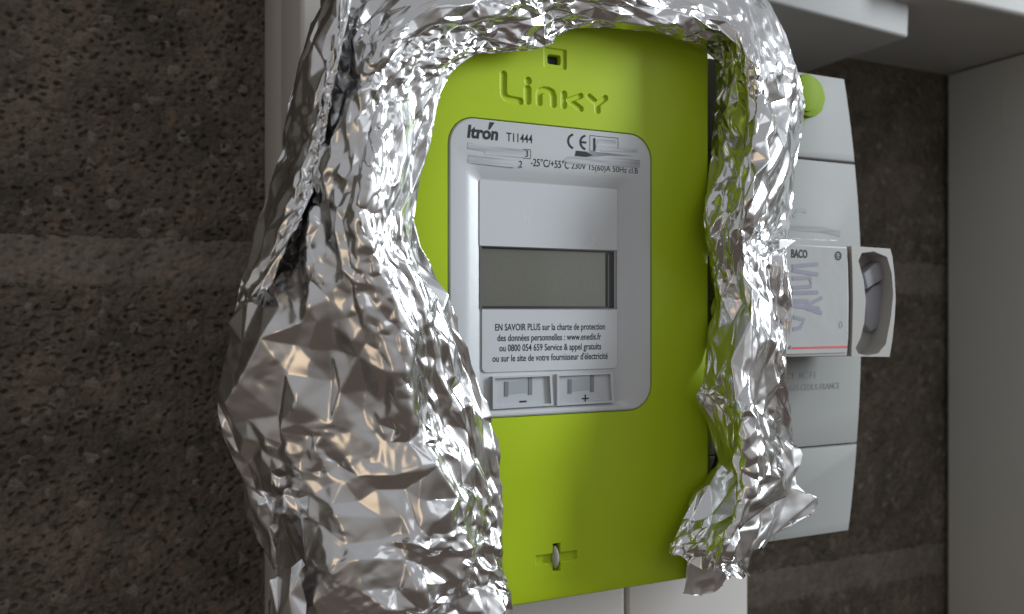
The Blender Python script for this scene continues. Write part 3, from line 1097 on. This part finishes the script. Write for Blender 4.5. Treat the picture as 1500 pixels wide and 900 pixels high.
LEFT = [
    [(392, 975, .320), (470, 975, .285), (595, 975, .246), (700, 965, .240), (748, 955, .256)],
    [(392, 900, .320), (455, 900, .288), (590, 895, .246), (695, 890, .240), (750, 878, .256)],
    [(405, 820, .318), (458, 820, .286), (590, 820, .243), (690, 820, .236), (737, 828, .256)],
    [(362, 720, .322), (440, 730, .288), (600, 740, .240), (698, 735, .234), (737, 738, .256)],
    [(320, 620, .325), (420, 640, .290), (595, 650, .243), (680, 640, .236), (727, 640, .256)],
    [(328, 520, .325), (420, 530, .290), (570, 535, .248), (650, 540, .238), (694, 545, .256)],
    [(350, 430, .325), (430, 430, .291), (545, 430, .250), (612, 430, .238), (656, 432, .256)],
    [(372, 345, .325), (435, 340, .295), (522, 335, .254), (572, 335, .242), (608, 333, .256)],
    [(402, 260, .322), (455, 250, .295), (530, 235, .256), (588, 230, .242), (626, 220, .256)],
    [(428, 140, .320), (482, 130, .292), (550, 130, .255), (610, 125, .240), (650, 124, .256)],
    [(472, 30, .315), (510, 25, .285), (570, 50, .254), (640, 68, .240), (690, 84, .256)],
    [(560, -70, .310), (600, -45, .285), (650, -10, .254), (702, 36, .240), (738, 78, .256)],
    [(680, -100, .310), (700, -60, .285), (740, -25, .254), (775, 20, .242), (800, 68, .256)],
    [(800, -90, .310), (805, -60, .285), (815, -25, .254), (825, 8, .243), (832, 44, .256)],
    [(900, -70, .310), (905, -45, .285), (905, -20, .254), (905, 10, .244), (905, 42, .256)],
    [(1010, -50, .305), (1000, -35, .280), (990, -10, .254), (985, 20, .246), (985, 54, .257)],
    [(1105, -20, .280), (1085, -5, .266), (1066, 15, .252), (1054, 45, .246), (1042, 84, .259)],
    [(1160, 80, .268), (1140, 85, .255), (1112, 92, .241), (1082, 95, .250), (1050, 112, .264)],
    [(1178, 150, .268), (1150, 150, .256), (1112, 160, .241), (1080, 165, .254), (1048, 180, .268)],
    [(1166, 230, .268), (1140, 230, .256), (1105, 235, .241), (1070, 240, .250), (1040, 245, .262)],
    [(1158, 320, .268), (1130, 320, .256), (1095, 320, .241), (1062, 320, .246), (1032, 325, .256)],
    [(1152, 375, .246), (1122, 380, .247), (1090, 385, .242), (1065, 390, .250), (1040, 390, .262)],
    [(1160, 460, .245), (1132, 460, .246), (1095, 460, .240), (1066, 460, .250), (1043, 465, .265)],
    [(1150, 540, .248), (1122, 545, .248), (1085, 550, .241), (1056, 555, .248), (1030, 560, .258)],
    [(1160, 620, .264), (1130, 620, .254), (1095, 620, .243), (1063, 608, .250), (1022, 585, .256)],
    [(1165, 685, .264), (1135, 690, .254), (1100, 690, .244), (1072, 685, .250), (1046, 660, .262)],
    [(1140, 740, .264), (1115, 745, .254), (1080, 745, .244), (1050, 740, .250), (1010, 740, .256)],
    [(1100, 800, .262), (1085, 805, .253), (1055, 808, .244), (1020, 800, .248), (985, 797, .254)],
    [(1084, 838, .262), (1078, 842, .253), (1055, 842, .247), (1020, 828, .250), (978, 810, .254)],
]
for r_, row in enumerate(LEFT[:15]):
    for k, d in ((0, .287), (1, .262), (2, .2425), (3, .2475), (4, .2545)):
        row[k] = (row[k][0], row[k][1], d)
for row in LEFT[16:]:
    k_ = {16: .2, 17: .2, 18: .3, 19: .7, 20: .8, 21: .3, 22: .25, 23: .5, 24: 1.1, 25: 1.2, 26: 1.2, 27: 1.1, 28: .8}[LEFT.index(row)]
    row[1] = (row[1][0], row[1][1], row[1][2] - .008 * k_)
    row[2] = (row[2][0], row[2][1], row[2][2] - .0105 * k_)
    row[3] = (row[3][0], row[3][1], row[3][2] - .004 * k_)
LINES = [([(8.6, 2.3), (7.2, 2.1), (5.6, 2.25), (4.2, 2.05), (3.2, 2.15), (2.0, 2.2), (1.2, 2.2)], 2.2, 5),
         ([(2.35, 1.9), (2.2, 2.6), (2.35, 3.3), (2.25, 4.0)], 1.2, 3.2),
         ([(9.3, 1.0), (9.0, 1.6), (9.4, 2.3), (10.3, 2.6)], -1.8, 3.5),
         ([(6.4, 2.7), (5.0, 2.8), (4.0, 3.1)], 1.3, 3.5),
         ([(7.0, 1.2), (5.6, 1.35), (4.4, 1.1)], 1.5, 4.0),
         ([(17.2, 2.5), (19, 2.6), (21, 2.5), (23, 2.4), (25, 2.5)], 1.3, 3.0)]
foil_sheet("foil_wrap", LEFT, 11, M_FOIL, big=(2.2, 7.5), amp=0.27, famp=0.2, folds=30, coarse=(17, 3.6), edge_keep=0.35, lines=LINES,
           calm=[(0, 1.15), (4, 1.1), (7, 1.0), (9, .8), (15, .75), (18, .85), (20, 1.0), (22, 1.25), (28, 1.5)])
foil_sheet("foil_fold", [
    [(478, -25, .283), (502, -25, .262), (520, -25, .257)],
    [(452, 60, .284), (482, 60, .261), (504, 55, .257)],
    [(428, 140, .284), (462, 140, .261), (486, 130, .257)],
    [(418, 215, .284), (450, 210, .261), (476, 195, .257)],
    [(384, 300, .284), (424, 292, .261), (458, 280, .257)],
    [(364, 382, .284), (394, 372, .263), (424, 352, .254)],
    [(350, 445, .283), (372, 438, .266), (392, 424, .258)]], 5, M_FOIL, big=(2.6, 6), folds=5, aspect=0.6)
foil_sheet("torn_tab", [
    [(352, 706, .276), (382, 716, .268), (412, 728, .270)],
    [(360, 750, .276), (388, 752, .266), (414, 758, .272)],
    [(378, 790, .276), (396, 790, .267), (412, 792, .272)],
    [(400, 836, .274), (404, 832, .270), (409, 828, .272)]], 7, M_FOIL, big=(2.4, 5), folds=2, clamp=False)
foil_sheet("foil_flap", [
    [(392, 920, .270), (425, 925, .262), (452, 930, .258)],
    [(396, 865, .270), (424, 868, .261), (446, 872, .258)],
    [(412, 835, .270), (428, 832, .262), (440, 826, .260)]], 9, M_FOILS, big=(7, 14), folds=0, clamp=False)
foil_sheet("foil_flap", [
    [(1120, 640, .253), (1138, 640, .254), (1158, 648, .256)],
    [(1118, 690, .252), (1146, 690, .253), (1176, 668, .256)],
    [(1110, 745, .252), (1140, 735, .254), (1164, 708, .258)],
    [(1100, 785, .252), (1150, 760, .255), (1200, 738, .259)],
    [(1090, 806, .252), (1122, 800, .255), (1160, 768, .259)]], 13, M_FOILS, big=(7, 13), amp=0.13, famp=0.05, folds=1, clamp=False)
foil_sheet("foil_flap", [
    [(1008, 822, .258), (1034, 822, .257), (1062, 820, .256)],
    [(1006, 846, .259), (1032, 846, .258), (1062, 842, .257)],
    [(1000, 874, .260), (1030, 872, .259), (1060, 858, .258)]], 17, M_FOILS, big=(5, 9), amp=0.12, famp=0.08, folds=1, clamp=False)
